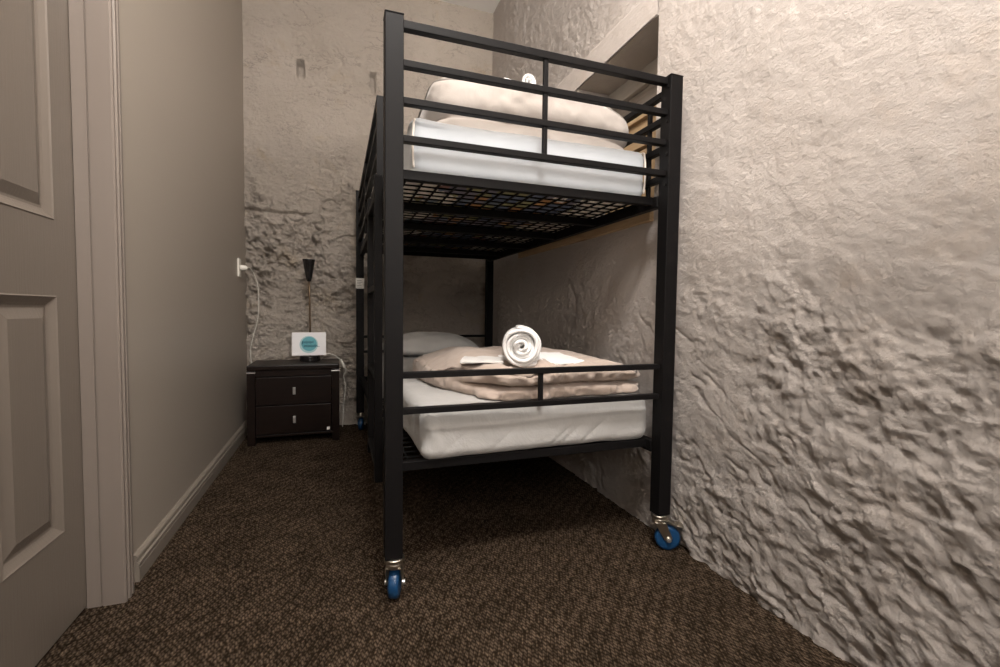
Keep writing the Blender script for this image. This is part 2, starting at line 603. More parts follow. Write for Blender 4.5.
# smooth rendered lintel over the opening
def f_lintel(U, V):
    y = (NY0 - 0.004) + U * 1.00; z_ = NZ1 + V * 0.125
    p = np.stack([y, z_, 0 * y], 1)
    e = np.minimum(np.minimum(V, 1 - V) * 14, 1) * np.minimum(np.minimum(U, 1 - U) * 60, 1)
    e = np.where(V < 0.5, 1.0, e)
    return np.stack([XR + 0.012 - (0.021 + 0.003 * fbm(p * 5, 3, 2)) * e, y, z_ + 0.004 * (V > 0.9) * fbm(p * 12, 2, 6)], 1)
o_l = patch('trim_3', f_lintel, 160, 20, M['stone_right'])
struct(o_l, 'smooth rendered lintel band over the window recess')

# back wall, with two small putlog holes and a shallow ledge
xs = axis(XL - 0.02, XR + 0.03, 0.0062, [-0.27, -0.215, 0.215, 0.262])
zs = axis(0.0, ZC, 0.0062, [2.412, 2.435, 2.56, 2.575])
G = np.meshgrid(xs, zs, indexing='ij')
u = G[0].ravel(); z = G[1].ravel()
pm = np.stack([u, z, 0 * u], 1)
rough = 0.16 + 0.75 * ss(2.25, 1.5, z + 0.25 * fbm(pm * 1.6, 3, 15))
rough = rough * (1 - 0.30 * ss(0.3, 0.7, u)) * 4.2
h = relief(u, z, np.clip(rough, 0, 4.2), 210)
led = 2.385 + 0.03 * (u * 0.3) + 0.01 * vnoise(pm * 3, 4)
h = h + 0.010 * ss(led + 0.010, led - 0.004, z)
g1 = np.exp(-((z - 1.50 - 0.012 * vnoise(pm * 14, 6)) / 0.012) ** 2) * (u < -0.22) * ss(-0.2, -0.24, u)
h = h - 0.030 * g1
def hole(x0, x1, z0, z1):
    return ((u > x0 - 1e-4) & (u < x1 + 1e-4) & (z > z0) & (z < z1)).astype(float)
h = h * 1.0 - 0.10 * hole(-0.268, -0.216, 2.437, 2.558) - 0.08 * hole(0.216, 0.261, 2.414, 2.56)
h = np.clip(h, -0.12, 0.060)
P = np.stack([u, YB - h, z], 1)
me = grid_mesh('wall_back', P, len(xs), len(zs), flip=True, attr=rough)
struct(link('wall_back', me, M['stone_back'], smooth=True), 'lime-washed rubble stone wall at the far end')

# left wall with the doorway
DY1, DH = 1.585, 2.10
DY0 = DY1 - 0.82
bm = bmesh.new()
box(bm, XL - 0.15, XL, DY1 + 0.0, YB + 0.05, 0, ZC)
box(bm, XL - 0.15, XL, YF, DY0, 0, ZC)
box(bm, XL - 0.15, XL, DY0, DY1, DH, ZC)
struct(obj('wall_left', bm, M['paint']), 'smooth greige painted wall')
struct(obj('wall_front', bx(XL - 0.15, XR + 0.2, YF - 0.1, YF, 0, ZC), M['paint']), 'painted wall behind the camera')

# glowing window added behind the camera to go with the fill light
wn = struct(obj('added_fill_window', bx(WX - 0.40, WX + 0.40, YF, YF + 0.012, WZ - 0.5, WZ + 0.5), M['glow_pane']), 'glowing window added behind the camera as fill light')
bm = bmesh.new()
for x_ in (WX - 0.43, WX, WX + 0.43):
    box(bm, x_ - 0.022, x_ + 0.022, YF, YF + 0.045, WZ - 0.54, WZ + 0.54)
for z_ in (WZ - 0.54, WZ + 0.54):
    box(bm, WX - 0.45, WX + 0.45, YF, YF + 0.05, z_ - 0.025, z_ + 0.025)
obj('added_window_frame', bm, M['white_plastic'], wn, bevel=0.003)

# skirting with two grooves
prof = [(0.0, 0.0), (0.016, 0.0), (0.016, 0.042), (0.0125, 0.045), (0.0125, 0.048), (0.017, 0.051), (0.017, 0.058),
        (0.010, 0.063), (0.010, 0.067), (0.014, 0.070), (0.012, 0.077), (0.005, 0.084), (0.0, 0.086)]
def skirting(name, y0, y1):
    bm = bmesh.new()
    A = [bm.verts.new((XL + p, y0, q)) for p, q in prof]
    B = [bm.verts.new((XL + p, y1, q)) for p, q in prof]
    for i in range(len(prof) - 1):
        bm.faces.new((A[i], A[i + 1], B[i + 1], B[i]))
    bm.faces.new(A); bm.faces.new(B[::-1])
    struct(obj(name, bm, M['base']), 'moulded greige skirting board')
skirting('baseboard_left', DY1 + 0.075, YB)
skirting('baseboard_left', YF, DY0 - 0.06)

# door frame: jamb with a stop line, moulded architrave
bm = bmesh.new()
XA = -0.575
def vprof(pts, z0, z1):
    A = [bm.verts.new((x, y, z0)) for x, y in pts]
    B = [bm.verts.new((x, y, z1)) for x, y in pts]
    for i in range(len(pts)):
        j = (i + 1) % len(pts)
        bm.faces.new((A[i], A[j], B[j], B[i]))
    bm.faces.new(A[::-1]); bm.faces.new(B)
YJ = 1.553
vprof([(-0.76, YJ + 0.033), (-0.70, YJ + 0.033), (-0.70, YJ + 0.004), (XD + 0.002, YJ + 0.004), (XD + 0.002, YJ),
       (-0.634, YJ), (-0.633, YJ + 0.004), (-0.630, YJ + 0.004), (-0.629, YJ - 0.001),
       (-0.579, YJ - 0.001), (XA, YJ + 0.003), (XA, YJ + 0.010), (XA - 0.004, YJ + 0.013), (XA - 0.004, YJ + 0.017),
       (XA + 0.002, YJ + 0.021), (XA + 0.002, YJ + 0.031), (XA - 0.004, YJ + 0.034), (XA - 0.004, YJ + 0.038),
       (XA + 0.001, YJ + 0.042), (XA + 0.001, YJ + 0.052), (XA - 0.006, YJ + 0.066), (XL + 0.001, YJ + 0.100), (XL - 0.01, YJ + 0.104), (XL - 0.01, YJ + 0.033)],
      0, DH + 0.06)
YK = DY0 + (DY1 - YJ)
vprof([(-0.76, YK - 0.033), (-0.70, YK - 0.033), (-0.70, YK), (XA, YK), (XA, YK - 0.06), (XL - 0.01, YK - 0.075), (XL - 0.01, YK - 0.033)], 0, DH + 0.06)
box(bm, -0.76, XA - 0.001, YK - 0.001, YJ + 0.001, DH - 0.03, DH + 0.03)
box(bm, XL - 0.01, XA - 0.001, YK - 0.05, YJ + 0.05, DH, DH + 0.06)
struct(obj('trim_2', bm, M['trim']), 'greige gloss door jamb and moulded architrave')

# door leaf with four moulded panels
def door_leaf():
    y0, y1 = YK + 0.003, YJ + 0.001
    y1 = 1.5565
    z0, z1 = 0.008, DH - 0.033
    # panels: (y0, y1, z0, z1)
    PY = [(y1 - 0.115 - 0.218, y1 - 0.098), (y0 + 0.098, y0 + 0.115 + 0.218)]
    PZ = [(0.262, 0.866), (1.052, 1.935)]
    rects = [(a, b, c, d) for a, b in PY for c, d in PZ]
    def hgt(y, z):
        h = np.zeros_like(y)
        for a, b, c, d in rects:
            e = np.minimum(np.minimum(y - a, b - y), np.minimum(z - c, d - z))
            k = np.interp(e, [0, 0.003, 0.006, 0.018, 0.024, 0.030, 0.055], [0, 0.002, -0.001, -0.009, -0.012, -0.012, -0.003])
            h = np.where(e > 0, k, h)
        return h
    es = [0, 0.003, 0.006, 0.018, 0.024, 0.030, 0.055]
    ya = {y0, y1}; za = {z0, z1}
    for a, b, c, d in rects:
        for e in es:
            ya |= {round(a + e, 5), round(b - e, 5)}
            za |= {round(c + e, 5), round(d - e, 5)}
    ya = np.array(sorted(ya)); za = np.array(sorted(za))
    # exact mitres: build each panel as nested rectangles instead of a grid
    bm = bmesh.new()
    X = XD
    hs = [0, 0.002, -0.001, -0.009, -0.012, -0.012, -0.003]
    cutsy = sorted([y0, y1] + [v for r in PY for v in r])
    cutsz = sorted([z0, z1] + [v for r in PZ for v in r])
    def isp(ya_, yb_, za_, zb_):
        return any(abs(ya_ - r[0]) < 1e-6 and abs(za_ - r[2]) < 1e-6 for r in rects)
    for i in range(len(cutsy) - 1):
        for j in range(len(cutsz) - 1):
            a, b, c, d = cutsy[i], cutsy[i + 1], cutsz[j], cutsz[j + 1]
            if isp(a, b, c, d):
                prev = None
                for e, hh in zip(es, hs):
                    ring = [bm.verts.new((X + hh, yy, zz)) for yy, zz in ((a + e, c + e), (b - e, c + e), (b - e, d - e), (a + e, d - e))]
                    if prev:
                        for k in range(4):
                            bm.faces.new((prev[k], prev[(k + 1) % 4], ring[(k + 1) % 4], ring[k]))
                    prev = ring
                bm.faces.new(prev)
            else:
                bm.faces.new([bm.verts.new((X, yy, zz)) for yy, zz in ((a, c), (b, c), (b, d), (a, d))])
    bmesh.ops.remove_doubles(bm, verts=bm.verts[:], dist=1e-5)
    box(bm, X - 0.036, X - 0.013, y0, y1, z0, z1)
    # closing edges
    for (ya_, yb_, za_, zb_) in ((y0, y1, z0, z0), (y0, y1, z1, z1), (y0, y0, z0, z1), (y1, y1, z0, z1)):
        bm.faces.new([bm.verts.new(v) for v in (((X, ya_, za_), (X, yb_, zb_), (X - 0.02, yb_, zb_), (X - 0.02, ya_, za_)))])
    return bm
dl = obj('door_1', door_leaf(), M['door'])
struct(dl, 'closed brown-grey panelled door')
bm = bmesh.new()
lathe(bm, [(0.026, 0), (0.026, 0.006), (0.010, 0.012), (0.010, 0.040), (0.024, 0.050), (0.026, 0.062), (0.018, 0.072)], 24, 'x', (XD, YK + 0.065, 1.0))
obj('door_handle', bm, M['silver'], dl, smooth=True)

# ------------------------------------------------------------------ unseen pendant, added to carry the main light
cl = thing('added_pendant_lamp', 'unseen white pendant added above the camera to carry the main light', 'pendant lamp', (LX, LY, ZC))
bm = bmesh.new()
lathe(bm, [(0.05, 0), (0.05, -0.02), (0.02, -0.035)], 24)
obj('ceiling_rose', bm, M['white_plastic'], cl, smooth=True)
bm = bmesh.new()
tube(bm, [(0, 0, -0.03), (0, 0, LZ - ZC + 0.25)], 0.003, 8)
obj('cable', bm, M['white_plastic'], cl)
bm = bmesh.new()
lathe(bm, [(0.02, LZ - ZC + 0.26), (0.024, LZ - ZC + 0.25), (0.024, LZ - ZC + 0.19), (0.018, LZ - ZC + 0.185)], 20)
obj('bulb_holder', bm, M['white_plastic'], cl, smooth=True)

# ------------------------------------------------------------------ BUNK BED
bed = thing('bunk_bed', 'black metal bunk bed on blue castors with ladder against the plaster wall', 'bunk bed', (0.12, 1.31, 0), 0.004)
W, Lb = 0.985, 2.045      # outer width and length
PW = 0.050
def P_(x, y, z):
    return (x, y, z)
BK = M['black']
posts = [(0, 0), (W - PW, 0), (0, Lb - PW), (W - PW, Lb - PW)]
def post_cap(bm, x, y, z):
    box(bm, x - 0.001, x + PW + 0.001, y - 0.001, y + PW + 0.001, z, z + 0.004)
for k, (x, y) in enumerate(posts):
    bm = bmesh.new()
    box(bm, x, x + PW, y, y + PW, 0.128, 1.641)
    post_cap(bm, x, y, 1.641)
    if k == 1:
        # bolt heads on the inner face, below each rail end
        for zz in (1.625, 1.51, 1.40, 1.30):
            lathe(bm, [(0.006, 0), (0.006, -0.004)], 10, 'x', (x, y + 0.012, zz - 0.02))
    p = obj('post', bm, BK, bed, bevel=0.003)
    if k == 2:
        s = obj('label_sticker', bx(x - 0.004, x + PW + 0.002, y - 0.002, y - 0.0008, 0.985, 1.055), M['label'], p)
        s['label'] = 'white sticker'
        bm = bmesh.new()
        for q in range(5):
            box(bm, x + 0.004, x + 0.040 - 0.006 * (q % 3), y - 0.0026, y - 0.0019, 0.993 + q * 0.011, 0.996 + q * 0.011)
        obj('sticker_print', bm, M['print'], p)
T = 0.025
def rail(name, p, q, wd=T, ht=T):
    bm = bmesh.new()
    bar(bm, p, q, wd, ht)
    return obj(name, bm, BK, bed, bevel=0.002)
def upright(p, q, s=0.014):
    bm = bmesh.new()
    bar(bm, p, q, s, s, (0, 1, 0))
    return obj('upright', bm, BK, bed, bevel=0.0015)
yc0 = PW / 2
yc1 = Lb - PW / 2
for yy in (yc0, yc1):
    for zz in (1.6255, 1.522, 1.421, 1.318):
        rail('end_rail', (PW, yy, zz), (W - PW, yy, zz), 0.024, 0.019 if zz < 1.6 else 0.023)
    for zz in (0.654, 0.550):
        rail('end_rail', (PW, yy, zz), (W - PW, yy, zz), 0.022, 0.018)
    upright((0.485, yy, 1.318), (0.485, yy, 1.622))
    upright((0.485, yy, 0.550), (0.485, yy, 0.654))
# guards
xr = W - PW / 2
for zz in (1.605, 1.515, 1.415, 1.315):
    rail('guard_rail', (xr, PW, zz), (xr, Lb - PW, zz), 0.022, 0.022)
    rail('guard_rail', (PW / 2, 0.46, zz), (PW / 2, Lb - PW, zz), 0.022, 0.022)
for yy in (0.14, 1.0, 1.85):
    upright((xr, yy, 1.235), (xr, yy, 1.60))
for yy in (0.46, 1.20):
    upright((PW / 2, yy, 1.235), (PW / 2, yy, 1.614), 0.024)
# ladder in the left side
for yy in (0.345, 0.705):
    bm = bmesh.new()
    box(bm, -0.004, 0.024, yy - 0.014, yy + 0.014, 0.235, 1.30)
    obj('ladder_stile', bm, BK, bed, bevel=0.002)
for zz in (0.29, 0.605, 0.92, 1.235):
    bm = bmesh.new()
    bar(bm, (0.010, 0.359, zz), (0.010, 0.691, zz), 0.026, 0.022)
    obj('ladder_rung', bm, BK, bed, bevel=0.002)
# mesh bases
def mesh_base(zt):
    x0, x1 = 0.052, W - 0.052
    for xx in (0.040, W - 0.040):
        bm = bmesh.new()
        box(bm, xx - 0.014, xx + 0.014, PW, Lb - PW, zt - 0.040, zt)
        obj('side_rail', bm, BK, bed, bevel=0.002)
    for yy in (0.088, Lb - 0.09):
        bm = bmesh.new()
        box(bm, x0, x1, yy - 0.014, yy + 0.014, zt - 0.028, zt)
        obj('cross_rail', bm, BK, bed, bevel=0.002)
    for yy in (0.465, 0.865, 1.265, 1.665):
        bm = bmesh.new()
        box(bm, x0, x1, yy - 0.018, yy + 0.018, zt - 0.036, zt - 0.008)
        obj('support_bar', bm, BK, bed, bevel=0.002)
    bm = bmesh.new()
    nx = 16
    for k in range(nx):
        xx = x0 + (k + 0.5) * (x1 - x0) / nx
        bar(bm, (xx, 0.10, zt - 0.004), (xx, Lb - 0.10, zt - 0.004), 0.005, 0.005)
    ny = 34
    for k in range(ny):
        yy = 0.10 + (k + 0.5) * (Lb - 0.20) / ny
        bar(bm, (x0, yy, zt - 0.002), (x1, yy, zt - 0.002), 0.005, 0.004)
    obj('wire_grid', bm, M['wire'], bed)
mesh_base(0.384)
mesh_base(1.250)
# castors
def castor(cx, cy, brake, rz, tr=0.014):
    e = bpy.data.objects.new('castor', None)
    C.objects.link(e)
    e.parent = bed
    e.location = (cx, cy, 0)
    e.rotation_euler = (0, 0, rz)
    bm = bmesh.new()
    lathe(bm, [(0.026, 0.128), (0.029, 0.126), (0.029, 0.117), (0.020, 0.115)], 24)
    lathe(bm, [(0.023, 0.115), (0.025, 0.110), (0.023, 0.100), (0.019, 0.097)], 24)
    # fork cheeks leaning back to the axle
    for s in (-1, 1):
        pts = [(s * 0.0205, -0.020, 0.103), (s * 0.0205, 0.020, 0.103), (s * 0.0205, tr + 0.013, 0.048), (s * 0.0205, tr, 0.034), (s * 0.0205, tr - 0.014, 0.042)]
        A = [bm.verts.new(p) for p in pts]
        B = [bm.verts.new((p[0] + s * 0.0025, p[1], p[2])) for p in pts]
        bm.faces.new(A); bm.faces.new(B[::-1])
        for i in range(5):
            j = (i + 1) % 5
            bm.faces.new((A[i], A[j], B[j], B[i]))
    box(bm, -0.023, 0.023, -0.020, 0.020, 0.099, 0.103)
    obj('fork', bm, M['chrome'], e, smooth=False, bevel=0.001)
    bm = bmesh.new()
    lathe(bm, [(0.008, -0.029), (0.008, -0.023), (0.005, -0.023), (0.005, 0.023), (0.008, 0.023), (0.008, 0.029)], 12, 'x', (0, tr, 0.044))
    obj('axle_bolt', bm, M['silver'], e)
    bm = bmesh.new()
    R = 0.0438
    lathe(bm, [(0.014, -0.018), (0.028, -0.0145), (0.034, -0.0155), (R - 0.003, -0.013), (R, -0.007), (R, 0.007), (R - 0.003, 0.013), (0.034, 0.0155), (0.028, 0.0145), (0.014, 0.018)], 36, 'x', (0, tr, 0.044))
    wo = obj('wheel', bm, M['blue'], e, smooth=True)
    wo['label'] = 'blue wheel'
    if brake:
        bm = bmesh.new()
        pts = [(0.0, -0.010, 0.114), (0.0, 0.025, 0.110), (0.0, 0.055, 0.092), (0.0, 0.082, 0.090)]
        for a, b in zip(pts, pts[1:]):
            bar(bm, a, b, 0.046, 0.004)
        bo = obj('brake_lever', bm, M['chrome'], e, bevel=0.001)
    return e
castor(0.028, 0.020, False, -0.28)
castor(W - 0.030, 0.022, True, -2.0, 0.030)
castor(0.028, Lb - 0.03, True, -0.2)
castor(W - 0.028, Lb - 0.03, False, 0.3)

# ------------------------------------------------------------------ soft things
def rounded_box(sx, sy, sz, r, seg=0.02, disp=None):
    """box surface grid with rounded edges, centred in x/y, base at z=0"""
    def lin(s):
        n = max(4, int(s / seg))
        return np.unique(np.concatenate([np.linspace(0, r, 7), np.linspace(r, s - r, n), np.linspace(s - r, s, 7)]))
    ax = [lin(sx), lin(sy), lin(sz)]
    V = []; F = []
    S = (sx, sy, sz)
    off = 0
    for a in range(3):
        b, c = (a + 1) % 3, (a + 2) % 3
        for side in (0, 1):
            B, Cc = np.meshgrid(ax[b], ax[c], indexing='ij')
            p = np.zeros((B.size, 3))
            p[:, a] = side * S[a]; p[:, b] = B.ravel(); p[:, c] = Cc.ravel()
            V.append(p)
            nu, nv = len(ax[b]), len(ax[c])
            idx = np.arange(nu * nv).reshape(nu, nv) + off
            f = np.stack([idx[:-1, :-1].ravel(), idx[1:, :-1].ravel(), idx[1:, 1:].ravel(), idx[:-1, 1:].ravel()], 1)
            F.append(f if side else f[:, ::-1])
            off += nu * nv
    V = np.concatenate(V); F = np.concatenate(F)
    inner = np.clip(V, r, np.array(S) - r)
    d = V - inner
    ln = np.linalg.norm(d, axis=1, keepdims=True)
    nrm = d / np.maximum(ln, 1e-9)
    V = inner + nrm * r
    V[:, 0] -= sx / 2; V[:, 1] -= sy / 2
    if disp is not None:
        V = V + nrm * disp(V, nrm)[:, None]
    key = {}
    remap = np.zeros(len(V), int); out = []
    for i, v in enumerate(np.round(V, 5)):
        k = tuple(v)
        if k not in key:
            key[k] = len(out); out.append(V[i])
        remap[i] = key[k]
    F = remap[F]
    faces = []
    for f in F.tolist():
        g = []
        for q in f:
            if q not in g:
                g.append(q)
        if len(g) > 2:
            faces.append(g)
    return np.array(out), faces

def mesh_from(name, V, F):
    me = bpy.data.meshes.new(name)
    me.from_pydata(V.tolist(), [], F)
    me.update()
    return me

def edge_loop_tube(V_fn, r, n=6):
    bm = bmesh.new()
    tube(bm, V_fn, r, n, caps=False)
    return bm

# mattresses
def mattress(name, label, x0, x1, y0, y1, z0, hgt, material, disp, tilt=0.0):
    V, F = rounded_box(x1 - x0, y1 - y0, hgt, 0.032, 0.009, disp)
    me = mesh_from(name, V, F)
    root = thing(name, label, 'mattress', ((x0 + x1) / 2, (y0 + y1) / 2, z0), 0.004)
    root.rotation_euler = (0, tilt, 0.004)
    link('mattress_body', me, material, root, smooth=True)
    return root

def d_low(V, N):
    x, y, z = V[:, 0], V[:, 1], V[:, 2]
    d = 0.004 * fbm(V * 6, 3, 3)
    side = ss(0.4, 0.9, np.abs(N[:, 1])) * (y < 0)
    # diagonal drag creases of the fitted sheet on the front
    t = x * 0.80 - z * 1.0
    cr = np.exp(-((t - 0.0) / 0.004) ** 2) + 0.8 * np.exp(-((t - 0.03) / 0.004) ** 2) + np.exp(-((t - 0.095) / 0.005) ** 2) + 0.5 * np.exp(-((t + 0.17) / 0.006) ** 2) + 0.5 * np.exp(-((t + 0.30) / 0.006) ** 2)
    d = d - 0.006 * cr * side * ss(0.0, 0.03, z) * ss(0.13, 0.06, z)
    d = d + 0.004 * np.exp(-((z - 0.105 - 0.006 * np.sin(x * 7)) / 0.006) ** 2) * side
    # gathered corner, left
    cg = ss(-0.32, -0.39, x) * ss(-0.70, -0.86, y) * (N[:, 2] < 0.6)
    d = d + 0.004 * cg * np.sin(x * 120 + z * 40 + y * 90) * ss(0.02, 0.08, z)
    return d
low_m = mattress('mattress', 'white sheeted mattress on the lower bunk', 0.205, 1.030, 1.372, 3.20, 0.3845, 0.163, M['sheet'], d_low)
low_m.rotation_euler[2] = 0.030
def d_up(V, N):
    x, y, z = V[:, 0], V[:, 1], V[:, 2]
    side = ss(0.4, 0.9, np.abs(N[:, 1])) * (y < 0)
    d = 0.003 * fbm(V * 5, 3, 8)
    d = d + 0.006 * ss(-0.25, -0.40, x) * (N[:, 2] > 0.3) * ss(-0.75, -0.9, y)
    d = d - 0.006 * np.exp(-((z - 0.078) / 0.012) ** 2) * side
    return d
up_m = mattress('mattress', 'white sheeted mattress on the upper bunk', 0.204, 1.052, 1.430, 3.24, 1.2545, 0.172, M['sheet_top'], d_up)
def piping(root, sx, sy, h):
    for s in (-1, 1):
        bm = bmesh.new()
        x = s * (sx / 2 - 0.008)
        y = -sy / 2 + 0.006
        tube(bm, spline([(x, y, 0.02), (x + s * 0.003, y - 0.002, h * 0.5), (x, y, h - 0.022), (x - s * 0.004, y + 0.02, h - 0.004), (x - s * 0.004, y + 0.2, h - 0.002)], 6), 0.0035, 8)
        p = obj('piping', bm, M['piping'], root, smooth=True)
        p['label'] = 'cream piping'
piping(up_m, 0.848, 1.81, 0.170)

# patchwork underlay between the upper wire grid and its mattress
V, F = rounded_box(0.862, 1.80, 0.0032, 0.0014, 0.03)
ul = link('underlay', mesh_from('underlay', V, F), M['patch'])
ul.location = (0.600, 2.335, 1.2508)
tag(ul, 'worn multicoloured underlay cloth seen through the upper bunk wire base', 'underlay')

# puffy folded slabs
def slab(W_, L_, H_, expo=5.0, NT=300, lobes=2, groove=0.055, front_only=True, dome=0.35, bow=0.03, seed=1, wr=1.0, split=0.5, notch=0.0, skirt=0.0):
    nside = 27
    ts = np.linspace(0, 1, nside)
    rows = []
    bot = [0.0, 0.35, 0.7, 0.9]
    for r in bot:
        rows.append((r, -1, 0.0))
    for t in ts:
        rows.append((1.0, t, t))
    top = [0.985, 0.96, 0.93, 0.89, 0.84, 0.79, 0.73, 0.66, 0.58, 0.5, 0.42, 0.34, 0.26, 0.18, 0.10, 0.04]
    for r in top:
        rows.append((r, 2, 1.0))
    th = np.linspace(0, 2 * math.pi, NT, endpoint=False)
    c, s = np.cos(th), np.sin(th)
    R = 1 / ((np.abs(c) ** expo + np.abs(s) ** expo) ** (1 / expo))
    bx_, by_ = R * c * W_ / 2, R * s * L_ / 2
    fm = ss(0.35, 0.85, -s * R) if front_only else np.ones(NT)      # front edge mask
    fm = np.maximum(fm, 0.8 * ss(0.6, 0.9, c * R))
    V = []
    for (r, kind, t) in rows:
        if kind == -1:
            off = 0 * th - 0.035
            rr = r; z = 0 * th
            if r == 0.9: off = 0 * th - 0.02
        elif kind == 2:
            rr = r
            off = 0 * th
            z = H_ * (1 - 0.0 * th) + dome * H_ * (1 - r ** 3) * 0.5
            z = z - H_ * 0.10 * ss(0.9, 1.0, np.full(NT, r))
        else:
            rr = 1.0
            # one lobe (fold) vs. two lobes (open ends)
            one = -0.030 * abs(2 * t - 1) ** 2.6
            u_ = t / split if t < split else (t - split) / (1 - split)
            two = -groove * abs(2 * u_ - 1) ** 4 * (1.0 if 0.12 < t < 0.88 else 0.6)
            off = one * (1 - fm) + two * fm
            if t < split:
                off = off - notch * fm
            ins = 0.5 - 0.5 * math.cos(math.pi * t)
            z = H_ * (0.5 * t + 0.5 * ins) + 0 * th
            z = z * (1 - 0.10 * (t ** 4))
        nx, ny = c, s
        x = bx_ * rr + nx * off * (1 if kind != 2 else 0)
        y = by_ * rr + ny * off
        p = np.stack([x, y, z], 1)
        V.append(p)
    NV = len(rows)
    V = np.concatenate(V)
    K = np.repeat(np.array([k for _, k, _ in rows]), NT)
    Rr = np.repeat(np.array([r for r, _, _ in rows]), NT)
    TH = np.tile(th, NV)
    FM = np.tile(fm, NV)
    # wrinkles
    q = V.copy()
    up = (K == 2)
    outward = np.stack([np.cos(TH), np.sin(TH), 0 * TH], 1)
    edge = np.where(up, ss(0.45, 1.0, Rr), 1.0) * (K != -1)
    arc = np.stack([TH * 0.35 * 14, V[:, 2] * 9, Rr * 2.2], 1)
    w1 = vnoise(arc * 2.2, seed) * 0.6 + vnoise(arc * 5.5, seed + 3) * 0.4
    w1 = np.abs(w1) ** 0.8 * np.sign(w1)
    amp = np.where(up, 0.006, 0.010) * edge * wr
    V = V + outward * (amp * (0.3 + 0.7 * FM) * w1 * (~up))[:, None]
    lowf = fbm(q * np.array([5, 5, 0]) + seed, 3, seed + 7)
    crease = -np.abs(fbm(q * np.array([7, 4.5, 3]) + 5, 3, seed + 17)) * 0.010
    amp = amp * (0.25 + 0.75 * FM)
    V[:, 2] += (K == 2) * (lowf * 0.010 + (crease + 0.002) * wr * 0.7 + amp * w1 * 1.0)
    side = (K > -1) & (K < 2)
    V[:, 2] += side * (0.9 * lowf * 0.012 * (V[:, 2] / H_))
    # sagging / bowing front edge
    V[:, 1] += -bow * (V[:, 1] < 0) * (1 - (2 * V[:, 0] / W_) ** 2) * (-V[:, 1] / (L_ / 2))
    F = []
    for i in range(NV - 1):
        for k in range(NT):
            k2 = (k + 1) % NT
            a, b, c_, d = i * NT + k, i * NT + k2, (i + 1) * NT + k2, (i + 1) * NT + k
            if i == 0:
                F.append([0, c_, d]) if False else F.append([a, b, c_, d])
            else:
                F.append([a, b, c_, d])
    F.append([(NV - 1) * NT + k for k in range(NT)])
    V[:, 2] = np.maximum(V[:, 2], 0)
    return V, F

def soft(name, V, F, material, loc, rot, label, cat, group=None):
    bm = bmesh.new()
    vs = [bm.verts.new(v) for v in V.tolist()]
    for f in F:
        try:
            bm.faces.new([vs[i] for i in f])
        except ValueError:
            pass
    bmesh.ops.remove_doubles(bm, verts=bm.verts[:], dist=1e-5)
    o = obj(name, bm, material, smooth=True)
    o.location = loc
    o.rotation_euler = rot
    tag(o, label, cat, group)
    return o

V, F = slab(0.745, 0.74, 0.100, seed=4, dome=0.82, bow=0.015, wr=2.0, groove=0.075, split=0.46, expo=8)
V[:, 0] += 0.105 * ss(0.05, -0.37, V[:, 1]) * ss(0.1, -0.37, V[:, 0])
V[:, 2] *= 1 - 0.12 * ss(0.12, 0.36, V[:, 0]) - 0.10 * ss(-0.26, -0.36, V[:, 0])
rr_ = np.hypot(V[:, 0] + 0.16, (V[:, 1] + 0.10) * 0.8)
V[:, 2] += 0.0035 * np.sin(rr_ * 130 + 2 * vnoise(V * 8, 3)) * ss(0.05, 0.12, rr_) * ss(0.28, 0.18, rr_) * (V[:, 2] > 0.08) * ss(0.0, -0.12, V[:, 0])
soft('duvet', V, F, M['duvet'], (0.692, 1.765, 0.5475), (0, 0, 0.085), 'folded beige duvet on the lower bunk under a rolled towel', 'duvet')
V, F = slab(0.785, 0.66, 0.196, seed=31, dome=0.22, bow=0.015, wr=0.45, groove=0.04, split=0.36, notch=0.008, expo=7.5)
V[:, 2] *= 1 - 0.30 * ss(0.16, 0.44, V[:, 0])
soft('duvet', V, F, M['duvet_top'], (0.682, 1.835, 1.428), (0, 0, 0.0), 'folded cream duvet on the upper bunk', 'duvet')

# pillow
def pillow(sx, sy, h, seed):
    n = 60
    U, Vv = np.meshgrid(np.linspace(-1, 1, n), np.linspace(-1, 1, n), indexing='ij')
    u, v = U.ravel(), Vv.ravel()
    prof = np.clip((1 - np.abs(u) ** 2.6), 0, 1) ** 0.5 * np.clip((1 - np.abs(v) ** 2.6), 0, 1) ** 0.5
    px = u * sx / 2 * (1 - 0.06 * (1 - np.abs(v)) * np.abs(u)); py = v * sy / 2 * (1 - 0.08 * (1 - np.abs(u)) * np.abs(v))
    p = np.stack([px, py, 0 * px], 1)
    wr = -np.abs(fbm(p * np.array([6, 11, 1]) + 3, 3, seed)) * 0.024
    top = np.stack([px, py, h * 0.28 + h * 0.72 * prof + wr * prof], 1)
    bt = np.stack([px, py, h * 0.28 - h * 0.28 * prof], 1)
    idx = np.arange(n * n).reshape(n, n)
    f = np.stack([idx[:-1, :-1].ravel(), idx[1:, :-1].ravel(), idx[1:, 1:].ravel(), idx[:-1, 1:].ravel()], 1)
    return np.concatenate([top, bt]), f.tolist() + (f[:, ::-1] + n * n).tolist()
V, F = pillow(0.60, 0.40, 0.150, 5)
soft('pillow', V, F, M['pillow'], (0.555, 3.00, 0.552), (0, 0, 0.03), 'white pillow at the far end of the lower bunk', 'pillow')
V, F = pillow(0.60, 0.40, 0.13, 9)
soft('pillow', V, F, M['pillow'], (0.60, 3.02, 1.430), (0, 0, 0.0), 'white pillow at the far end of the upper bunk', 'pillow')

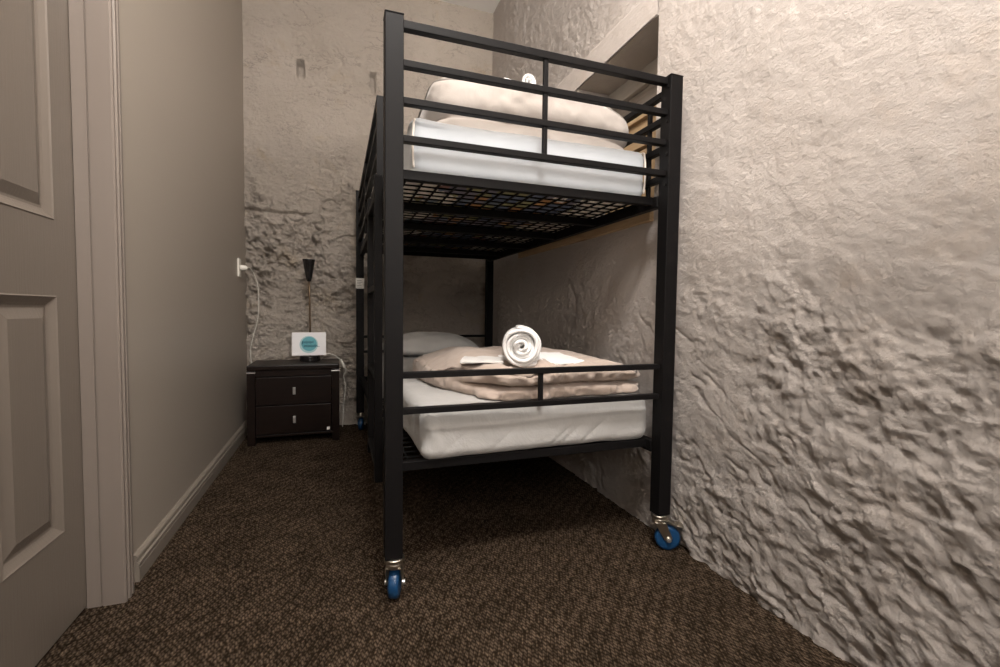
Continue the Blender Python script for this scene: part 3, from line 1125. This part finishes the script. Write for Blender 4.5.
# towels
def towel_roll(name, label, loc, rz, R=0.066, L_=0.27, turns=4.3, seed=2, squash=1.0, rx=0.0):
    bm = bmesh.new()
    n = int(turns * 40)
    th_ = R / turns * 0.90
    rings = []
    rnd = np.random.RandomState(seed)
    for i in range(n + 1):
        ph = 2 * math.pi * turns * i / n
        r = 0.006 + (R - 0.006 - th_ / 2) * i / n
        wob = 1 + 0.03 * math.sin(ph * 0.5 + 1) + 0.02 * math.sin(ph * 3.3)
        r *= wob
        tel = 0.010 * math.sin(ph * 0.37 + seed) + 0.006 * math.sin(ph * 2.1)
        hw = th_ / 2 * 1.02
        if i > n - 6:
            hw *= (n - i + 2) / 8
        # bulged towel edge: 5 points across the thickness at both ends
        def pt(rad, y):
            a = ph + 0.6
            return bm.verts.new((rad * math.cos(a), y, rad * math.sin(a) * squash))
        ring = []
        for f_, b in ((-1, 0.006), (-0.7, 0.001), (0, -0.002), (0.7, 0.001), (1, 0.006)):
            ring.append(pt(r + f_ * hw, -L_ / 2 + tel + b))
        for k in range(1, 10):
            ring.append(pt(r + hw * (1 + 0.12 * math.sin(k * 2.3 + ph)), -L_ / 2 + tel + L_ * k / 10))
        for f_, b in ((1, 0.006), (0.7, 0.001), (0, -0.002), (-0.7, 0.001), (-1, 0.006)):
            ring.append(pt(r + f_ * hw, L_ / 2 + tel - b))
        rings.append(ring)
    m_ = len(rings[0])
    for A, B in zip(rings, rings[1:]):
        for k in range(m_):
            bm.faces.new((A[k], A[(k + 1) % m_], B[(k + 1) % m_], B[k]))
    bm.faces.new(rings[0][::-1]); bm.faces.new(rings[-1])
    o = obj(name, bm, M['terry'], smooth=True)
    o.location = loc
    o.rotation_euler = (rx, 0, rz)
    tag(o, label, 'towel')
    return o

def flat_towel(name, label, sx, sy, hh, loc, rz, seed, rx=0.0, ry=0.0, mat_=None, conform=0.0):
    def dd(V, N):
        return 0.0025 * fbm(V * 22, 3, seed)
    V, F = rounded_box(sx, sy, hh, hh * 0.42, 0.012, dd)
    q = V * np.array([5, 5, 0.0])
    V[:, 2] += 0.008 * (fbm(q + seed, 2, seed)) - conform * ((V[:, 0] / (sx / 2)) ** 2 * 0.5 + (V[:, 1] / (sy / 2)) ** 2)
    o = link(name, mesh_from(name, V, F), mat_ or M['terry'], smooth=True)
    o.location = loc
    o.rotation_euler = (rx, ry, rz)
    tag(o, label, 'towel')
    return o
flat_towel('folded_towel', 'flat folded white towel under the rolled one on the lower bunk duvet', 0.27, 0.17, 0.014, (0.690, 1.525, 0.664), 0.12, 4, 0.09)
flat_towel('folded_towel', 'small folded off-white cloth lying left of the rolled towel on the duvet', 0.15, 0.10, 0.012, (0.475, 1.54, 0.660), -0.4, 9, 0.07, mat_=M['pillow'])
towel_roll('rolled_towel', 'white towel rolled up on top of the folded beige duvet', (0.612, 1.53, 0.724), -0.36, R=0.071, L_=0.24, turns=5.2)
flat_towel('folded_towel', 'folded white towel lying on the upper bunk duvet', 0.20, 0.17, 0.016, (0.64, 1.66, 1.645), 0.1, 14)
towel_roll('rolled_towel', 'rolled white towel peeking above the upper bunk duvet', (0.69, 1.70, 1.688), -0.3, R=0.030, L_=0.18, seed=5)

# ------------------------------------------------------------------ NIGHTSTAND
ns = thing('nightstand', 'dark brown two-drawer nightstand against the stone wall', 'nightstand', (-0.265, 3.12, 0))
DW = M['darkwood']
HW = 0.265
def nsobj(name, bm, mm=DW, bevel=0.002, parent=ns):
    return obj(name, bm, mm, parent, bevel=bevel)
bm = bmesh.new()
box(bm, -HW, HW, 0.0, 0.345, 0.461, 0.493)
nsobj('top', bm, bevel=0.006)
for sx in (-1, 1):
    for y0 in (0.0, 0.30):
        xa, xb = sorted((sx * HW, sx * (HW - 0.045)))
        nsobj('leg', bx(xa, xb, y0, y0 + 0.045, 0.0, 0.461))
bm = bmesh.new()
box(bm, -HW + 0.004, -HW + 0.02, 0.045, 0.30, 0.05, 0.461)
box(bm, HW - 0.02, HW - 0.004, 0.045, 0.30, 0.05, 0.461)
box(bm, -HW + 0.045, HW - 0.045, 0.325, 0.34, 0.05, 0.461)
box(bm, -HW + 0.045, HW - 0.045, 0.012, 0.325, 0.045, 0.06)
box(bm, -HW + 0.045, HW - 0.045, 0.008, 0.028, 0.423, 0.461)
nsobj('carcass', bm)
for zz0, zz1 in ((0.246, 0.418), (0.066, 0.240)):
    d = nsobj('drawer', bx(-HW + 0.048, HW - 0.048, 0.003, 0.30, zz0, zz1))
    zc_ = (zz0 + zz1) / 2
    bm = bmesh.new()
    box(bm, -0.008, 0.008, -0.016, -0.011, zc_ - 0.022, zc_ + 0.022)
    box(bm, -0.004, 0.004, -0.012, 0.004, zc_ - 0.018, zc_ - 0.010)
    box(bm, -0.004, 0.004, -0.012, 0.004, zc_ + 0.010, zc_ + 0.018)
    hd_ = nsobj('handle', bm, M['silver'], 0.001, d)
    hd_['label'] = 'small silver handle'
for sx in (-1, 1):
    xa, xb = sorted((sx * (HW + 0.001), sx * (HW - 0.048)))
    k = nsobj('corner_strip', bx(xa, xb, -0.002, 0.046, 0.446, 0.452), M['silver'], 0.0005)
    k['label'] = 'silver strip'
k = nsobj('sticker', bx(0.188, 0.206, 0.0015, 0.003, 0.072, 0.090), M['label'], 0.0)
k['label'] = 'small white sticker'

# lamp
ZT = 0.4932
lamp = thing('table_lamp', 'slim uplighter lamp with black cone shade standing on the nightstand', 'lamp', (-0.185, 3.335, ZT))
bm = bmesh.new()
lathe(bm, [(0.062, 0), (0.064, 0.004), (0.064, 0.030), (0.058, 0.037), (0.012, 0.040)], 40)
obj('lamp_base', bm, M['lampblack'], lamp, smooth=False, bevel=0.001)
bm = bmesh.new()
tube(bm, [(0, 0, 0.038), (0.002, 0, 0.25), (0, 0, 0.44), (-0.003, 0, 0.545)], 0.0062, 12)
obj('stem', bm, M['brass'], lamp, smooth=True)
bm = bmesh.new()
lathe(bm, [(0.010, 0.530), (0.0145, 0.536), (0.020, 0.56), (0.030, 0.615), (0.038, 0.668), (0.040, 0.676), (0.036, 0.676), (0.026, 0.61), (0.012, 0.56)], 32, c=(-0.003, 0, 0))
obj('lamp_shade', bm, M['lampblack'], lamp, smooth=True)

# card
card = thing('photo_card', 'white card with a teal circle and script lettering, standing on the lamp base', 'card', (-0.187, 3.283, ZT + 0.042), 0.03)
card.rotation_euler = (-0.09, 0, 0.03)
obj('card_panel', bx(-0.104, 0.104, 0, 0.008, 0, 0.152), M['card'], card, bevel=0.001)
def disc(rad, y, x, z, n=40):
    bm = bmesh.new()
    lathe(bm, [(rad, y), (rad, y - 0.0008)], n, 'y', (x, 0, z))
    return bm
bm = disc(0.0565, -0.0002, -0.002, 0.072)
a = obj('printed_ring', bm, M['teal_pale'], card)
a['label'] = 'pale teal ring'
bm = disc(0.047, -0.0012, 0.0, 0.076)
a = obj('printed_circle', bm, M['teal'], card)
a['label'] = 'teal circle'
bm = bmesh.new()
def script(x0, z0, n, s):
    pts = []
    for k in range(n * 8 + 1):
        t = k / 8
        pts.append((x0 + s * (t * 0.62 + 0.30 * math.sin(2 * math.pi * t)), -0.0023, z0 + s * (0.5 * math.cos(2 * math.pi * t) * (1.0 if int(t) % 3 else 1.6))))
    tube(bm, pts, 0.0012, 5)
script(-0.042, 0.086, 9, 0.0125)
script(-0.034, 0.062, 11, 0.0125)
tube(bm, [(-0.040, -0.0023, 0.094), (-0.043, -0.0023, 0.078), (-0.044, -0.0023, 0.066)], 0.0018, 5)
tube(bm, spline([(0.048, -0.0023, 0.062), (0.056, -0.0023, 0.056), (0.064, -0.0023, 0.060)]), 0.0012, 5)
a = obj('script_lettering', bm, M['teal_dark'], card)
a['label'] = 'dark script lettering'

# socket, plug and cord
sk = thing('wall_socket', 'white power socket with a plug on the greige wall', 'socket', (XL, 3.30, 1.095))
obj('socket_plate', bx(0, 0.010, -0.035, 0.035, -0.057, 0.057), M['white_plastic'], sk, bevel=0.003)
cord = thing('power_cord', 'white power cord hanging down the stone wall from the socket to the lamp', 'cord', (XL, 3.30, 1.095))
bm = bmesh.new()
lathe(bm, [(0.017, 0.010), (0.018, 0.016), (0.014, 0.045), (0.008, 0.050)], 20, 'x')
obj('plug', bm, M['white_plastic'], cord, smooth=True)
bm = bmesh.new()
o_ = Vector((XL, 3.30, 1.095))
pts = [(-0.56, 3.30, 1.095), (-0.54, 3.32, 1.10), (-0.525, 3.39, 1.07), (-0.51, 3.435, 1.00), (-0.505, 3.445, 0.88), (-0.515, 3.445, 0.76), (-0.54, 3.445, 0.66), (-0.56, 3.455, 0.55), (-0.55, 3.475, 0.40)]
tube(bm, [p - o_ for p in spline([Vector(q) for q in pts])], 0.0024, 8)
obj('cable', bm, M['white_plastic'], cord, smooth=True)
sw = thing('cord_switch', 'white inline lamp switch hanging on a cord beside the nightstand', 'switch', (0.022, 3.42, 0.462))
bm = bmesh.new()
pts = [(-0.118, 3.36, 0.500), (-0.08, 3.375, 0.535), (-0.04, 3.40, 0.525), (-0.005, 3.415, 0.50), (0.012, 3.42, 0.485)]
o_ = Vector((0.022, 3.42, 0.462))
tube(bm, [p - o_ for p in spline([Vector(q) for q in pts])], 0.003, 8)
pts = [(0.034, 3.42, 0.438), (0.045, 3.425, 0.41), (0.03, 3.435, 0.37), (0.04, 3.44, 0.30), (0.03, 3.44, 0.18), (0.02, 3.45, 0.004)]
tube(bm, [p - o_ for p in spline([Vector(q) for q in pts])], 0.003, 8)
obj('cable', bm, M['white_plastic'], sw, smooth=True)
bm = bmesh.new()
bar(bm, (-0.012, 0, 0.027), (0.014, 0, -0.027), 0.016, 0.022, (0, 1, 0))
obj('switch_body', bm, M['white_plastic'], sw, bevel=0.004)
